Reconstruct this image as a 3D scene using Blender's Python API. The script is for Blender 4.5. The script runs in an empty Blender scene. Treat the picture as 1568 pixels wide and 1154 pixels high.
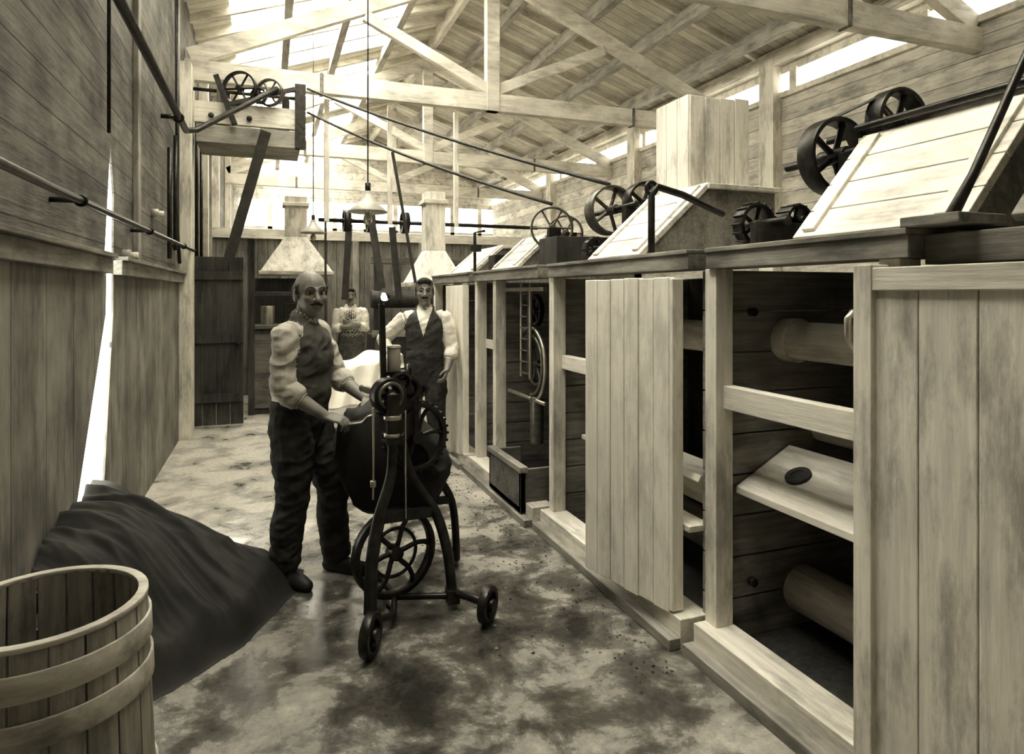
import bpy, bmesh, math, random
from mathutils import Vector, Matrix, noise
from mathutils.kdtree import KDTree
random.seed(7)
sc=bpy.context.scene
V3=Vector
# ---------------------------------------------------------------- materials
def new_mat(name):
    m=bpy.data.materials.new(name); m.use_nodes=True
    nt=m.node_tree; b=nt.nodes['Principled BSDF']; return m,nt,b
def wood(name,c1,c2,axis='Z',rough=.75,scale=9,board=0,board_axis='Y',blot=.5,bump=.25,stain=.55):
    m,nt,b=new_mat(name); N=nt.nodes; L=nt.links
    tc=N.new('ShaderNodeTexCoord'); mp=N.new('ShaderNodeMapping'); L.new(tc.outputs['Object'],mp.inputs['Vector'])
    s=[1,1,1]; s['XYZ'.index(axis)]=.07; mp.inputs['Scale'].default_value=s
    n1=N.new('ShaderNodeTexNoise'); n1.inputs['Scale'].default_value=scale*5; n1.inputs['Detail'].default_value=6; n1.inputs['Roughness'].default_value=.65
    L.new(mp.outputs[0],n1.inputs['Vector'])
    n2=N.new('ShaderNodeTexNoise'); n2.inputs['Scale'].default_value=2.2; n2.inputs['Detail'].default_value=5; L.new(tc.outputs['Object'],n2.inputs['Vector'])
    mx=N.new('ShaderNodeMix'); mx.data_type='FLOAT'; mx.inputs[0].default_value=blot
    L.new(n1.outputs['Fac'],mx.inputs[2]); L.new(n2.outputs['Fac'],mx.inputs[3])
    cr=N.new('ShaderNodeValToRGB'); cr.color_ramp.elements[0].position=.36; cr.color_ramp.elements[1].position=.62
    cr.color_ramp.elements[0].color=(*c1,1); cr.color_ramp.elements[1].color=(*c2,1)
    L.new(mx.outputs[0],cr.inputs[0]); col=cr.outputs[0]
    h=n1.outputs['Fac']
    def mult(col,val):
        mc=N.new('ShaderNodeMix'); mc.data_type='RGBA'; mc.blend_type='MULTIPLY'; mc.inputs[0].default_value=1
        cc=N.new('ShaderNodeCombineColor')
        for i in range(3): L.new(val,cc.inputs[i])
        L.new(col,mc.inputs[6]); L.new(cc.outputs[0],mc.inputs[7]); return mc.outputs[2]
    if stain<1:
        mp2=N.new('ShaderNodeMapping'); s2=[1,1,1]; s2['XYZ'.index(axis)]=.3; mp2.inputs['Scale'].default_value=s2; mp2.inputs['Location'].default_value=(3.1,1.7,.4); L.new(tc.outputs['Object'],mp2.inputs['Vector'])
        n3=N.new('ShaderNodeTexNoise'); n3.inputs['Scale'].default_value=7; n3.inputs['Detail'].default_value=9; n3.inputs['Roughness'].default_value=.7; L.new(mp2.outputs[0],n3.inputs['Vector'])
        ms=N.new('ShaderNodeMapRange'); ms.inputs[1].default_value=.36; ms.inputs[2].default_value=.52; ms.inputs[3].default_value=stain; ms.inputs[4].default_value=1; L.new(n3.outputs['Fac'],ms.inputs[0]); col=mult(col,ms.outputs[0])
    if board:
        sx=N.new('ShaderNodeSeparateXYZ'); L.new(tc.outputs['Object'],sx.inputs[0])
        d=N.new('ShaderNodeMath'); d.operation='DIVIDE'; d.inputs[1].default_value=board; L.new(sx.outputs['XYZ'.index(board_axis)],d.inputs[0])
        f=N.new('ShaderNodeMath'); f.operation='FRACT'; L.new(d.outputs[0],f.inputs[0])
        g=N.new('ShaderNodeMath'); g.operation='GREATER_THAN'; g.inputs[1].default_value=min(.09,.008/board); L.new(f.outputs[0],g.inputs[0])
        fl=N.new('ShaderNodeMath'); fl.operation='FLOOR'; L.new(d.outputs[0],fl.inputs[0])
        wn=N.new('ShaderNodeTexWhiteNoise'); wn.noise_dimensions='1D'; L.new(fl.outputs[0],wn.inputs['W'])
        mr=N.new('ShaderNodeMapRange'); mr.inputs[3].default_value=.78; mr.inputs[4].default_value=1.05; L.new(wn.outputs['Value'],mr.inputs[0])
        m2=N.new('ShaderNodeMath'); m2.operation='MULTIPLY'; L.new(mr.outputs[0],m2.inputs[0])
        g2=N.new('ShaderNodeMapRange'); g2.inputs[3].default_value=.3; g2.inputs[4].default_value=1; L.new(g.outputs[0],g2.inputs[0]); L.new(g2.outputs[0],m2.inputs[1])
        col=mult(col,m2.outputs[0])
    L.new(col,b.inputs['Base Color']); b.inputs['Roughness'].default_value=rough
    bp=N.new('ShaderNodeBump'); bp.inputs['Strength'].default_value=bump; bp.inputs['Distance'].default_value=.01
    L.new(h,bp.inputs['Height']); L.new(bp.outputs[0],b.inputs['Normal'])
    return m
def plain(name,c,rough=.6,metal=0,var=.3,scale=12,bump=.15):
    m,nt,b=new_mat(name); N=nt.nodes; L=nt.links
    tc=N.new('ShaderNodeTexCoord'); n=N.new('ShaderNodeTexNoise'); n.inputs['Scale'].default_value=scale; n.inputs['Detail'].default_value=6
    L.new(tc.outputs['Object'],n.inputs['Vector'])
    cr=N.new('ShaderNodeValToRGB'); cr.color_ramp.elements[0].position=.3; cr.color_ramp.elements[1].position=.7
    cr.color_ramp.elements[0].color=(*[x*(1-var) for x in c],1); cr.color_ramp.elements[1].color=(*[min(1,x*(1+var)) for x in c],1)
    L.new(n.outputs['Fac'],cr.inputs[0]); L.new(cr.outputs[0],b.inputs['Base Color'])
    b.inputs['Roughness'].default_value=rough; b.inputs['Metallic'].default_value=metal
    if bump:
        bp=N.new('ShaderNodeBump'); bp.inputs['Strength'].default_value=bump; bp.inputs['Distance'].default_value=.01
        L.new(n.outputs['Fac'],bp.inputs['Height']); L.new(bp.outputs[0],b.inputs['Normal'])
    return m
def emis(name,c,s,transp=0):
    m,nt,b=new_mat(name); b.inputs['Base Color'].default_value=(*c,1)
    b.inputs['Emission Color'].default_value=(*c,1); b.inputs['Emission Strength'].default_value=s
    if transp:
        tr=nt.nodes.new('ShaderNodeBsdfTransparent'); mx=nt.nodes.new('ShaderNodeMixShader'); mx.inputs[0].default_value=transp
        out=nt.nodes['Material Output']; nt.links.new(b.outputs[0],mx.inputs[1]); nt.links.new(tr.outputs[0],mx.inputs[2]); nt.links.new(mx.outputs[0],out.inputs['Surface'])
    return m
def T(v): return (v,v*.95,v*.825)
WW_V=wood('whitewood_vertical',T(.60),T(.90),'Z')
DOORW=wood('whitewashed_door_boards',T(.78),T(.96),'Z',stain=.74)
WW_Y=wood('whitewood_long',T(.56),T(.90),'Y',stain=.6)
WW_X=wood('whitewood_cross',T(.55),T(.88),'X')
GW_V=wood('greywood_vertical',T(.20),T(.44),'Z')
GW_Y=wood('greywood_long',T(.16),T(.38),'Y')
GW_X=wood('greywood_cross',T(.17),T(.42),'X')
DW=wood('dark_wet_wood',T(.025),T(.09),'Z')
DWX=wood('dark_board',T(.07),T(.20),'X')
WALL_LO=wood('wall_panel_boards',T(.15),T(.36),'Z',board=.42,board_axis='Y',blot=.7)
WALL_HI=wood('wall_clapboard',T(.07),T(.26),'Y',board=.17,board_axis='Z',blot=.6,bump=.5)
WALL_R=wood('limewashed_wall',T(.50),T(.84),'Y',board=.2,board_axis='Z')
ROOFM=wood('roof_boards',T(.70),T(.93),'X',board=.16,board_axis='Y',stain=.75)
PARTM=wood('partition_boards',T(.16),T(.34),'Z',board=.15,board_axis='X')
BEAMM=wood('limewashed_beam',T(.58),T(.90),'X',blot=.6,stain=.65)
PURL=wood('purlin_timber',T(.30),T(.55),'Y')
IRON=plain('cast_iron',T(.045),.36,.6,.4,20)
IRONL=plain('worn_iron',T(.18),.4,.7,.4,20)
STEEL=plain('bright_steel',T(.5),.3,.8,.2)
BELT=plain('leather_belt',T(.05),.6)
DCLOTH=plain('dark_wool_cloth',T(.030),.8,0,.35,6,.3)
WCLOTH=plain('white_cloth',T(.9),.8,0,.06,6,.1)
ENAM=plain('enamel_shade',T(.45),.4,0,.15)
TUBW=wood('tub_staves',T(.20),T(.50),'Z',scale=8)
TUBH=wood('tub_hoop_wood',T(.36),T(.66),'X',scale=5)
SKYG=emis('skylight_glass',(1,.975,.89),6.5,.5)
WING=emis('window_glass',(1,.975,.89),2.2)
BULB=emis('lamp_bulb_glow',(1,.97,.9),6.0)
FLOORM,nt,b=new_mat('wet_concrete_floor'); N=nt.nodes; L=nt.links
tc=N.new('ShaderNodeTexCoord')
n1=N.new('ShaderNodeTexNoise'); n1.inputs['Scale'].default_value=3.0; n1.inputs['Detail'].default_value=10; n1.inputs['Roughness'].default_value=.66; n1.inputs['Distortion'].default_value=.25
n2=N.new('ShaderNodeTexNoise'); n2.inputs['Scale'].default_value=34; n2.inputs['Detail'].default_value=7; n2.inputs['Roughness'].default_value=.7
for n in (n1,n2): L.new(tc.outputs['Object'],n.inputs['Vector'])
vm=N.new('ShaderNodeVectorMath'); vm.operation='DISTANCE'; vm.inputs[1].default_value=(.85,3.0,0); L.new(tc.outputs['Object'],vm.inputs[0])
mr=N.new('ShaderNodeMapRange'); mr.inputs[1].default_value=.4; mr.inputs[2].default_value=2.8; mr.inputs[3].default_value=.12; mr.inputs[4].default_value=-.08; L.new(vm.outputs['Value'],mr.inputs[0])
sb=N.new('ShaderNodeMath'); sb.operation='SUBTRACT'; L.new(n1.outputs['Fac'],sb.inputs[0]); L.new(mr.outputs[0],sb.inputs[1])
cr=N.new('ShaderNodeValToRGB'); e=cr.color_ramp.elements; e[0].position=.28; e[0].color=(*T(.045),1); e[1].position=.62; e[1].color=(*T(.52),1)
k=e.new(.38); k.color=(*T(.10),1); k=e.new(.47); k.color=(*T(.26),1)
L.new(sb.outputs[0],cr.inputs[0])
mc=N.new('ShaderNodeMix'); mc.data_type='RGBA'; mc.blend_type='OVERLAY'; mc.inputs[0].default_value=.55; L.new(cr.outputs[0],mc.inputs[6]); L.new(n2.outputs['Fac'],mc.inputs[7])
L.new(mc.outputs[2],b.inputs['Base Color'])
rr=N.new('ShaderNodeMapRange'); rr.inputs[1].default_value=.38; rr.inputs[2].default_value=.54; rr.inputs[3].default_value=.06; rr.inputs[4].default_value=.55; L.new(sb.outputs[0],rr.inputs[0]); L.new(rr.outputs[0],b.inputs['Roughness'])
bp=N.new('ShaderNodeBump'); bp.inputs['Distance'].default_value=.02; L.new(n2.outputs['Fac'],bp.inputs['Height']); L.new(bp.outputs[0],b.inputs['Normal'])
rb=N.new('ShaderNodeMapRange'); rb.inputs[1].default_value=.38; rb.inputs[2].default_value=.54; rb.inputs[3].default_value=.08; rb.inputs[4].default_value=.5; L.new(sb.outputs[0],rb.inputs[0]); L.new(rb.outputs[0],bp.inputs['Strength'])
# ---------------------------------------------------------------- builder
class B:
    def __init__(s): s.V=[];s.F=[];s.M=[];s.S=[];s.mats=[]
    def mi(s,m):
        if m not in s.mats: s.mats.append(m)
        return s.mats.index(m)
    def add(s,vs,fs,m,sm=False):
        o=len(s.V); s.V+= [V3(v) for v in vs]; i=s.mi(m)
        for f in fs: s.F.append([o+a for a in f]); s.M.append(i); s.S.append(sm)
    def box(s,x0,x1,y0,y1,z0,z1,m):
        vs=[(x,y,z) for x in(x0,x1) for y in(y0,y1) for z in(z0,z1)]
        s.add(vs,[(0,1,3,2),(4,6,7,5),(0,4,5,1),(2,3,7,6),(0,2,6,4),(1,5,7,3)],m)
    def beam(s,p,q,w,h,m,up=(0,0,1)):
        p=V3(p);q=V3(q);t=(q-p).normalized();up=V3(up)
        if abs(t.dot(up))>.99: up=V3((0,1,0))
        a=t.cross(up).normalized(); c=a.cross(t).normalized()
        vs=[e+a*(i*w/2)+c*(j*h/2) for e in(p,q) for i in(-1,1) for j in(-1,1)]
        s.add(vs,[(0,1,3,2),(4,6,7,5),(0,4,5,1),(2,3,7,6),(0,2,6,4),(1,5,7,3)],m)
    def frame(s,ax):
        ax=V3(ax).normalized(); r=V3((0,0,1)) if abs(ax.z)<.9 else V3((1,0,0))
        a=ax.cross(r).normalized(); return ax,a,ax.cross(a)
    def lathe(s,c,ax,prof,m,seg=28,closed=True,sm=True):
        c=V3(c);ax,a,b2=s.frame(ax);n=len(prof);vs=[]
        for i in range(seg):
            t=2*math.pi*i/seg; d=a*math.cos(t)+b2*math.sin(t)
            for r,h in prof: vs.append(c+d*r+ax*h)
        fs=[]
        for i in range(seg):
            j=(i+1)%seg
            for k in range(n if closed else n-1):
                l=(k+1)%n; fs.append((i*n+k,j*n+k,j*n+l,i*n+l))
        s.add(vs,fs,m,sm)
    def cyl(s,p,q,r,m,r2=None,seg=18,sm=True):
        p=V3(p);q=V3(q);h=(q-p).length; r2=r if r2 is None else r2
        s.lathe(p,q-p,[(0.0001,0),(r,0),(r2,h),(0.0001,h)],m,seg,False,sm)
    def ring(s,c,ax,R,r,m,seg=32,ts=10):
        s.lathe(c,ax,[(R+r*math.cos(2*math.pi*k/ts),r*math.sin(2*math.pi*k/ts)) for k in range(ts)],m,seg)
    def wheel(s,c,ax,R,rt,w,nsp,hub,m,sp=None,curved=0):
        c=V3(c);s.lathe(c,ax,[(R-rt,-w/2),(R,-w/2),(R,w/2),(R-rt,w/2)],m,40,True,True)
        axn,a,b2=s.frame(ax); s.cyl(c-axn*w*.8,c+axn*w*.8,hub,m)
        sp=sp or rt*.5
        for i in range(nsp):
            t=2*math.pi*i/nsp; pts=[]
            for k in range(6):
                f=k/5; tt=t+curved*math.sin(f*math.pi); rr=hub*.6+(R-rt*.6-hub*.6)*f
                pts.append(c+(a*math.cos(tt)+b2*math.sin(tt))*rr)
            s.tube(pts,[sp*1.2]+[sp]*4+[sp*1.2],m,8)
    def gear(s,c,ax,R,w,nt_,m):
        c=V3(c);axn,a,b2=s.frame(ax); s.wheel(c,ax,R,R*.2,w,5,R*.25,m)
        for i in range(nt_):
            t=2*math.pi*i/nt_; d=a*math.cos(t)+b2*math.sin(t)
            s.beam(c+d*(R*.98)-axn*w/2,c+d*(R*.98)+axn*w/2,R*.1,R*.2,m,up=d)
    def tube(s,path,rad,m,seg=10):
        path=[V3(p) for p in path]
        if not isinstance(rad,(list,tuple)): rad=[rad]*len(path)
        n=len(path);vs=[];pa=None
        for i,p in enumerate(path):
            t=(path[min(n-1,i+1)]-path[max(0,i-1)]).normalized()
            if pa is None:
                r=V3((0,0,1)) if abs(t.z)<.9 else V3((1,0,0)); a=t.cross(r).normalized()
            else: a=(pa-t*pa.dot(t)).normalized()
            pa=a;b2=t.cross(a)
            for k in range(seg):
                u=2*math.pi*k/seg; vs.append(p+(a*math.cos(u)+b2*math.sin(u))*rad[i])
        fs=[]
        for i in range(n-1):
            for k in range(seg):
                l=(k+1)%seg; fs.append((i*seg+k,i*seg+l,(i+1)*seg+l,(i+1)*seg+k))
        fs.append(tuple(range(seg-1,-1,-1))); fs.append(tuple((n-1)*seg+k for k in range(seg)))
        s.add(vs,fs,m,True)
    def prism(s,poly,ext,m):
        n=len(poly);e=V3(ext);vs=[V3(p) for p in poly]+[V3(p)+e for p in poly]
        fs=[tuple(range(n)),tuple(range(2*n-1,n-1,-1))]+[(i,n+i,n+(i+1)%n,(i+1)%n) for i in range(n)]
        s.add(vs,fs,m)
    def strap(s,p,q,w,m,sag=0,th=.006,wd=(0,1,0)):
        p=V3(p);q=V3(q);n=10
        pts=[p.lerp(q,i/n)-V3((0,0,1))*sag*4*(i/n)*(1-i/n) for i in range(n+1)]
        for i in range(n):
            t=(pts[i+1]-pts[i]).normalized(); up=t.cross(V3(wd)).normalized()
            s.beam(pts[i],pts[i+1],w,th,m,up=up)
    def done(s,name,bevel=0):
        me=bpy.data.meshes.new(name); me.from_pydata(s.V,[],s.F)
        for m in s.mats: me.materials.append(m)
        me.polygons.foreach_set('material_index',s.M); me.polygons.foreach_set('use_smooth',s.S)
        bm=bmesh.new(); bm.from_mesh(me); bmesh.ops.recalc_face_normals(bm,faces=bm.faces[:]); bm.to_mesh(me); bm.free()
        o=bpy.data.objects.new(name,me); sc.collection.objects.link(o)
        if bevel:
            md=o.modifiers.new('bevel','BEVEL'); md.width=bevel; md.segments=2; md.limit_method='ANGLE'; md.angle_limit=math.radians(50)
        return o
XL,XR,YF,YB=-.9,6.8,-2.5,20.0
AX=2.85;ZE=5.02;ZA=6.35
# ---------------------------------------------------------------- room
b=B(); b.box(XL-.3,XR+.3,YF,YB+.3,-.1,0,FLOORM); b.done('floor')
def wpoly(b,pts,m): b.prism([(XL,y,z) for y,z in pts],(-.012,0,0),m)
b=B()
wpoly(b,[(YF,0),(3.50,0),(4.47,1.46),(4.49,1.72),(YF,1.72)],WALL_LO)
wpoly(b,[(4.32,0),(4.67,1.46),(4.67,1.72),(YB,1.72),(YB,0)],WALL_LO)
wpoly(b,[(YF,1.72),(4.42,1.72),(4.585,2.46),(4.59,2.47),(4.59,ZE),(YF,ZE)],WALL_HI)
wpoly(b,[(4.67,1.72),(4.69,2.2),(4.60,2.47),(4.59,2.48),(4.59,ZE),(YB,ZE),(YB,1.72)],WALL_HI)
b.done('wall_left')
b=B()
b.box(XL,XR,YF-.1,YF,0,5.02,WALL_R); b.prism([(XL,YF,5.02),(XR,YF,5.02),(AX,YF,ZA)],(0,-.1,0),WALL_R); b.done('wall_front_unseen')  # unseen end wall behind the camera, added to keep sky fill off the foreground
b=B()
b.box(XL,XL+.05,YF,4.42,1.70,1.79,GW_Y); b.box(XL,XL+.05,4.67,8.2,1.70,1.79,GW_Y)
b.box(XL,XL+.08,YF,4.40,1.79,1.815,GW_Y); b.box(XL,XL+.08,4.69,8.2,1.79,1.815,GW_Y)
b.done('trim_1',.004)
b=B()
for y in (2.0,5.3,7.55): b.box(XL,XL+.035,y,y+.11,1.815,ZE,GW_V)
b.box(XL,XL+.12,7.85,8.0,0,4.1,WW_V); b.box(XL,XL+.10,8.3,8.42,0,4.1,WW_V)
for y in (10,12.2,15.9): b.box(XL,XL+.12,y,y+.15,0,ZE,WW_V)
b.done('trim_2',.004)
b=B(); 
b.box(XR,XR+.1,YF,YB,0,4.40,WALL_R); b.box(XR-.05,XR+.1,YF,YB,4.34,4.41,BEAMM); b.box(XR,XR+.1,YF,YB,4.68,5.02,BEAMM); b.box(XR-.14,XR,YF,YB,4.80,5.0,WW_Y)
y=YF
while y<YB: b.box(XR-.04,XR+.08,y,y+.12,4.4,4.7,BEAMM); y+=1.9
for y in (3.2,7.3,11,15): b.box(XR-.16,XR,y,y+.28,0,4.9,WW_V)
b.done('wall_right')
b=B(); b.box(XR+.03,XR+.05,YF,YB,4.40,4.69,WING); b.done('window_1')
b=B()
b.box(XL,XR,YB,YB+.1,0,2.7,WALL_R); b.box(XL,XR,YB,YB+.1,4.3,5.02,WALL_R)
b.prism([(XL,YB,5.02),(XR,YB,5.02),(AX,YB,ZA)],(0,.1,0),WALL_R)
x=XL
while x<XR: b.box(x,x+.12,YB-.03,YB+.1,2.7,4.3,BEAMM); x+=.9
b.box(XL,XR,YB-.03,YB+.1,3.45,3.52,BEAMM)
b.done('wall_back'); 
b=B(); b.box(XL,XR,YB+.04,YB+.06,2.7,4.3,WING); b.done('window_2')
b=B()
def lz(x): return ZE+(x-XL)/(AX-XL)*(ZA-ZE)
def rz(x): return ZE+(XR-x)/(XR-AX)*(ZA-ZE)
def slab(b,x0,x1,y0,y1,fz,th,m): b.prism([(x0,y0,fz(x0)),(x1,y0,fz(x1)),(x1,y0,fz(x1)+th),(x0,y0,fz(x0)+th)],(0,y1-y0,0),m)
slab(b,XL-.1,-.45,YF,YB,lz,.05,ROOFM); slab(b,2.0,AX,YF,YB,lz,.05,ROOFM); slab(b,AX,XR+.1,YF,YB,rz,.05,ROOFM)
for (a,c) in ((YF,1.2),(3.9,4.9),(7.9,8.7),(11.7,12.5),(15.4,16.2)): slab(b,-.45,2.0,a,c,lz,.05,ROOFM)
y=YF
while y<YB:
    slab(b,XL,AX,y,y+.06,lambda x:lz(x)-.10,.10,BEAMM)
    if int((y-YF)/.633)%2==0: slab(b,AX,XR,y,y+.07,lambda x:rz(x)-.10,.10,BEAMM)
    y+=.633
for x in (3.5,4.4,5.3,6.2): b.box(x,x+.11,YF,YB,rz(x)-.27,rz(x)-.08,PURL)
for x in (.2,1.0,1.9): b.box(x,x+.1,YF,YB,lz(x)-.24,lz(x)-.08,PURL)
b.box(AX-.04,AX+.04,YF,YB,ZA-.28,ZA-.02,WW_Y)
b.done('ceiling')
b=B(); slab(b,-.45,2.0,YF,YB,lambda x:lz(x)+.06,.01,SKYG); b.done('window_3')
for ty in (.8,4.6,8.4,12.2,15.95):
    b=B(); z=4.17
    b.box(XL,XR,ty-.06,ty+.06,z-.12,z+.12,BEAMM)
    b.beam((XL+.05,ty,z+.15),(AX,ty,5.98),.1,.2,BEAMM); b.beam((XR-.05,ty,z+.15),(AX,ty,5.98),.1,.2,BEAMM)
    b.box(AX-.09,AX+.09,ty-.07,ty+.07,z-.12,6.1,BEAMM)
    b.beam((AX,ty,z+.15),(AX-1.7,ty,5.1),.09,.14,BEAMM); b.beam((AX,ty,z+.15),(AX+1.7,ty,5.1),.09,.14,BEAMM)
    for x in (.6,5.0): b.box(x,x+.04,ty-.075,ty+.075,z-.13,z+.13,IRONL)
    b.done('roof_truss',.006)
b=B(); b.box(XL+.1,XR,11.0,11.06,0,2.45,PARTM); b.box(XL+.1,XR,10.95,11.1,2.45,2.6,BEAMM)
for x in (.2,1.3,2.4): b.box(x,x+.1,10.94,11.0,0,2.45,GW_V)
b.done('wall_partition')
# ---------------------------------------------------------------- door, bench, vat
b=B()
for i in range(4): b.box(-.87+i*.15,-.87+i*.15+.145,8.46,8.50,.03,2.02,DW)
for z in (.3,1.0,1.75): b.box(-.86,-.28,8.43,8.46,z,z+.1,DW)
b.cyl((-.33,8.43,1.0),(-.33,8.38,1.0),.02,IRON); b.done('door_1',.003)
b=B()
b.box(-.2,.55,9.2,9.8,0,1.12,DW); b.box(-.22,.57,9.17,9.83,1.12,1.17,DWX)
for i in range(3): b.box(-.17+i*.24,.04+i*.24,9.18,9.2,.08,1.05,DWX)
b.cyl((.0,9.4,1.17),(.0,9.4,1.42),.09,STEEL); b.box(.2,.42,9.35,9.5,1.17,1.45,IRON)
b.box(-.24,-.16,9.16,9.24,0,2.3,DW); b.box(-.2,.5,9.75,9.83,1.17,1.8,DW); b.box(-.24,.55,9.2,9.26,1.55,1.61,DW)
b.done('work_bench',.004)
b=B()
b.box(1.5,3.0,9.9,10.7,0,.95,DW); b.box(1.46,3.04,9.86,9.92,.93,1.03,GW_X)
for x in (1.5,2.0,2.5,2.9): b.box(x,x+.08,9.86,9.9,.0,.95,DWX)
for x in (1.55,2.8): b.box(x,x+.1,10.2,10.3,.95,2.1,DW)
b.cyl((1.5,10.25,1.5),(2.95,10.25,1.5),.14,DW); b.box(1.5,2.95,10.18,10.32,2.05,2.15,DWX)
b.done('scouring_vat',.004)
# ---------------------------------------------------------------- pipes on the left wall
def pipe(name,pts,r,m,br=None):
    b=B(); b.tube(pts,r,m,12)
    if br:
        for p in br:
            p=V3(p); b.tube([p,(XL+.002,p.y,p.z)],r*.7,m,8); b.ring(p,(0,1,0),r*1.3,r*.4,m,16,6)
    return b.done(name)
pipe('steam_pipe',[(XL+.12,YF+.02,1.98),(XL+.12,3,1.99),(XL+.12,8.2,2.07)],.017,IRON,[(XL+.12,y,1.99+(y-3)*.015) for y in (1.8,3.4,5.2,7.2)])
pipe('steam_pipe',[(XL+.14,YF+.02,3.15),(XL+.14,7.2,3.2),(XL+.22,7.32,3.24),(XL+1.0,8.02,3.95)],.03,IRON,[(XL+.14,y,3.18) for y in (1.5,3.5,6.6)])
pipe('conduit_pipe',[(XL+.05,4.30,4.9),(XL+.05,4.30,2.5)],.010,IRON)
pipe('conduit_pipe',[(XL+.05,7.3,4.9),(XL+.05,7.3,2.2),(XL+.05,7.5,1.9)],.018,IRON)
for i,(y,z0,z1) in enumerate(((6.6,1.9,2.9),(7.0,2.0,3.1),(9.0,1.5,3.9),(9.6,1.6,3.6),(10.4,1.8,3.9),(12.8,1.5,3.6))):
    pipe('conduit_pipe',[(XL+.07,y,z1),(XL+.07,y,z0)],.02,IRON)
b=B()
for y,z in ((4.95,1.84),(6.1,2.25)):
    b.cyl((XL,y,z),(XL+.05,y,z),.035,ENAM); b.cyl((XL+.05,y,z),(XL+.09,y,z),.02,WCLOTH)
b.done('electric_switch')
# ---------------------------------------------------------------- fulling machines
ZT=1.78
def hboards(b,x0,x1,y,z0,z1,n,m,th=.03):
    h=(z1-z0)/n
    for i in range(n): b.box(x0,x1,y,y+th,z0+i*h,z0+(i+1)*h-.006,m)
def vdoor(b,p,q,z0,z1,n,th,m,rail=None):
    p=V3((p[0],p[1],0));q=V3((q[0],q[1],0));L_=(q-p).length;t=(q-p)/L_
    for i in range(n):
        a=p+t*(L_*i/n+.002);c=p+t*(L_*(i+1)/n-.002)
        j=random.uniform(-.003,.003); nn=V3((-t.y,t.x,0))*j
        zz=(z0+z1)/2; b.beam(a+nn+V3((0,0,zz)),c+nn+V3((0,0,zz)),th,z1-z0+random.uniform(-.006,.006),m)
def lid(b,x0,x1,y0,y1,z0,z1,n,m,back=2.88):
    b.prism([(x0+.02,y0+.01,z0),(x1,y0+.01,z1-.03),(back,y0+.01,z1-.03),(back,y0+.01,z0)],(0,y1-y0-.02,0),GW_Y)
    d=V3((x1-x0,0,z1-z0)); nrm=V3((-d.z,0,d.x)).normalized()
    for i in range(n):
        c=V3((x0,0,z0))+d*((i+.5)/n); 
        b.beam((c.x,y0,c.z),(c.x,y1,c.z),d.length/n-.005,.03,m,up=nrm)
    for y in (y0+.07,y1-.07):
        a=V3((x0,y,z0))+nrm*.02; b.beam(a+d*.05,a+d*.95,.06,.02,m,up=nrm)
    b.box(x1-.02,back+.02,y0-.02,y1+.02,z1-.03,z1,m)
def machine(y0,y1,posts,face=1.80,boards=9,top=1.69,rail0=None,gap=.035):
    b=B(); r0=y0 if rail0 is None else rail0
    b.box(face-.08,face+.08,y0,y1,0,.13,WW_Y); b.box(face-.14,face-.08,y0,y1,0,.05,GW_Y)
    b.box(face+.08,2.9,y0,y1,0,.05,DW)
    for p in posts: b.box(face-.02,face+.07,p-.038,p+.038,.13,top,WW_V)
    b.box(face-.04,face+.12,r0,y1-gap,top,ZT-.02,GW_Y)
    b.box(face-.05,2.92,r0,y1-gap,ZT-.02,ZT,GW_Y)
    if r0>y0: b.box(face+.03,2.9,y0,r0,top-.02,ZT-.02,GW_Y)
    hboards(b,face+.06,2.9,y1-.05,.05,top,boards,GW_X); hboards(b,face+.06,2.9,y0+.0,.05,top,boards,GW_X)
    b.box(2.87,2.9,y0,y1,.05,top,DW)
    return b
b=machine(.30,2.42,(.35,1.50,2.38),face=1.84,rail0=1.42)
b.cyl((2.24,2.38,1.37),(2.24,.35,1.37),.085,WW_Y,seg=28); b.cyl((2.24,2.38,1.37),(2.24,2.3,1.37),.10,WW_Y,seg=28)
b.box(1.86,1.92,1.50,2.37,1.08,1.18,WW_Y)
b.prism([(1.94,2.36,.70),(2.24,2.36,.86),(2.24,2.36,.89),(1.94,2.36,.73)],(0,-1.9,0),WW_Y)
for y in (2.15,1.8): b.lathe((2.09,y,.812),(-.47,0,.88),[(.03,-.012),(.055,-.012),(.055,.012),(.03,.012)],DW,20); b.cyl(V3((2.09,y,.79))+V3((-.47,0,.88))*.012,V3((2.09,y,.79))+V3((-.47,0,.88))*.026,.045,DW)
b.cyl((2.44,2.38,.95),(2.44,.35,.95),.06,WW_Y); b.cyl((2.32,2.38,.22),(2.32,.35,.22),.105,WW_Y,seg=28)
for z in (.95,.5,1.5): b.box(2.5,2.56,2.36,2.40,z,z+.1,GW_X)
b.tube([(1.84,1.60,1.52),(1.78,1.60,1.52),(1.76,1.60,1.50),(1.76,1.60,1.43),(1.78,1.60,1.41),(1.84,1.60,1.41)],.012,STEEL)
for z in (1.5,.3): b.tube([(2.02,2.36,z),(2.02,2.33,z)],.02,IRON)
vdoor(b,(1.76,.50),(1.76,1.51),.16,1.66,6,.045,WW_V)
b.box(1.725,1.75,.50,1.51,1.59,1.66,WW_Y)
b.box(1.72,1.795,1.48,1.545,.14,1.67,WW_V)
lid(b,1.95,2.33,1.35,2.03,ZT+.01,2.23,4,WW_Y)
lid(b,1.95,2.33,.35,1.22,ZT+.01,2.23,4,GW_Y)
b.box(1.79,1.99,1.26,1.44,ZT,ZT+.03,GW_Y)
b.gear((1.99,2.30,1.88),(0,1,0),.095,.06,16,IRON); b.gear((2.16,2.25,1.90),(0,1,0),.07,.08,12,IRON)
b.cyl((1.99,2.40,1.88),(1.99,2.1,1.88),.02,IRON); b.box(1.88,2.22,2.16,2.2,ZT,1.88,IRON)
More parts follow.
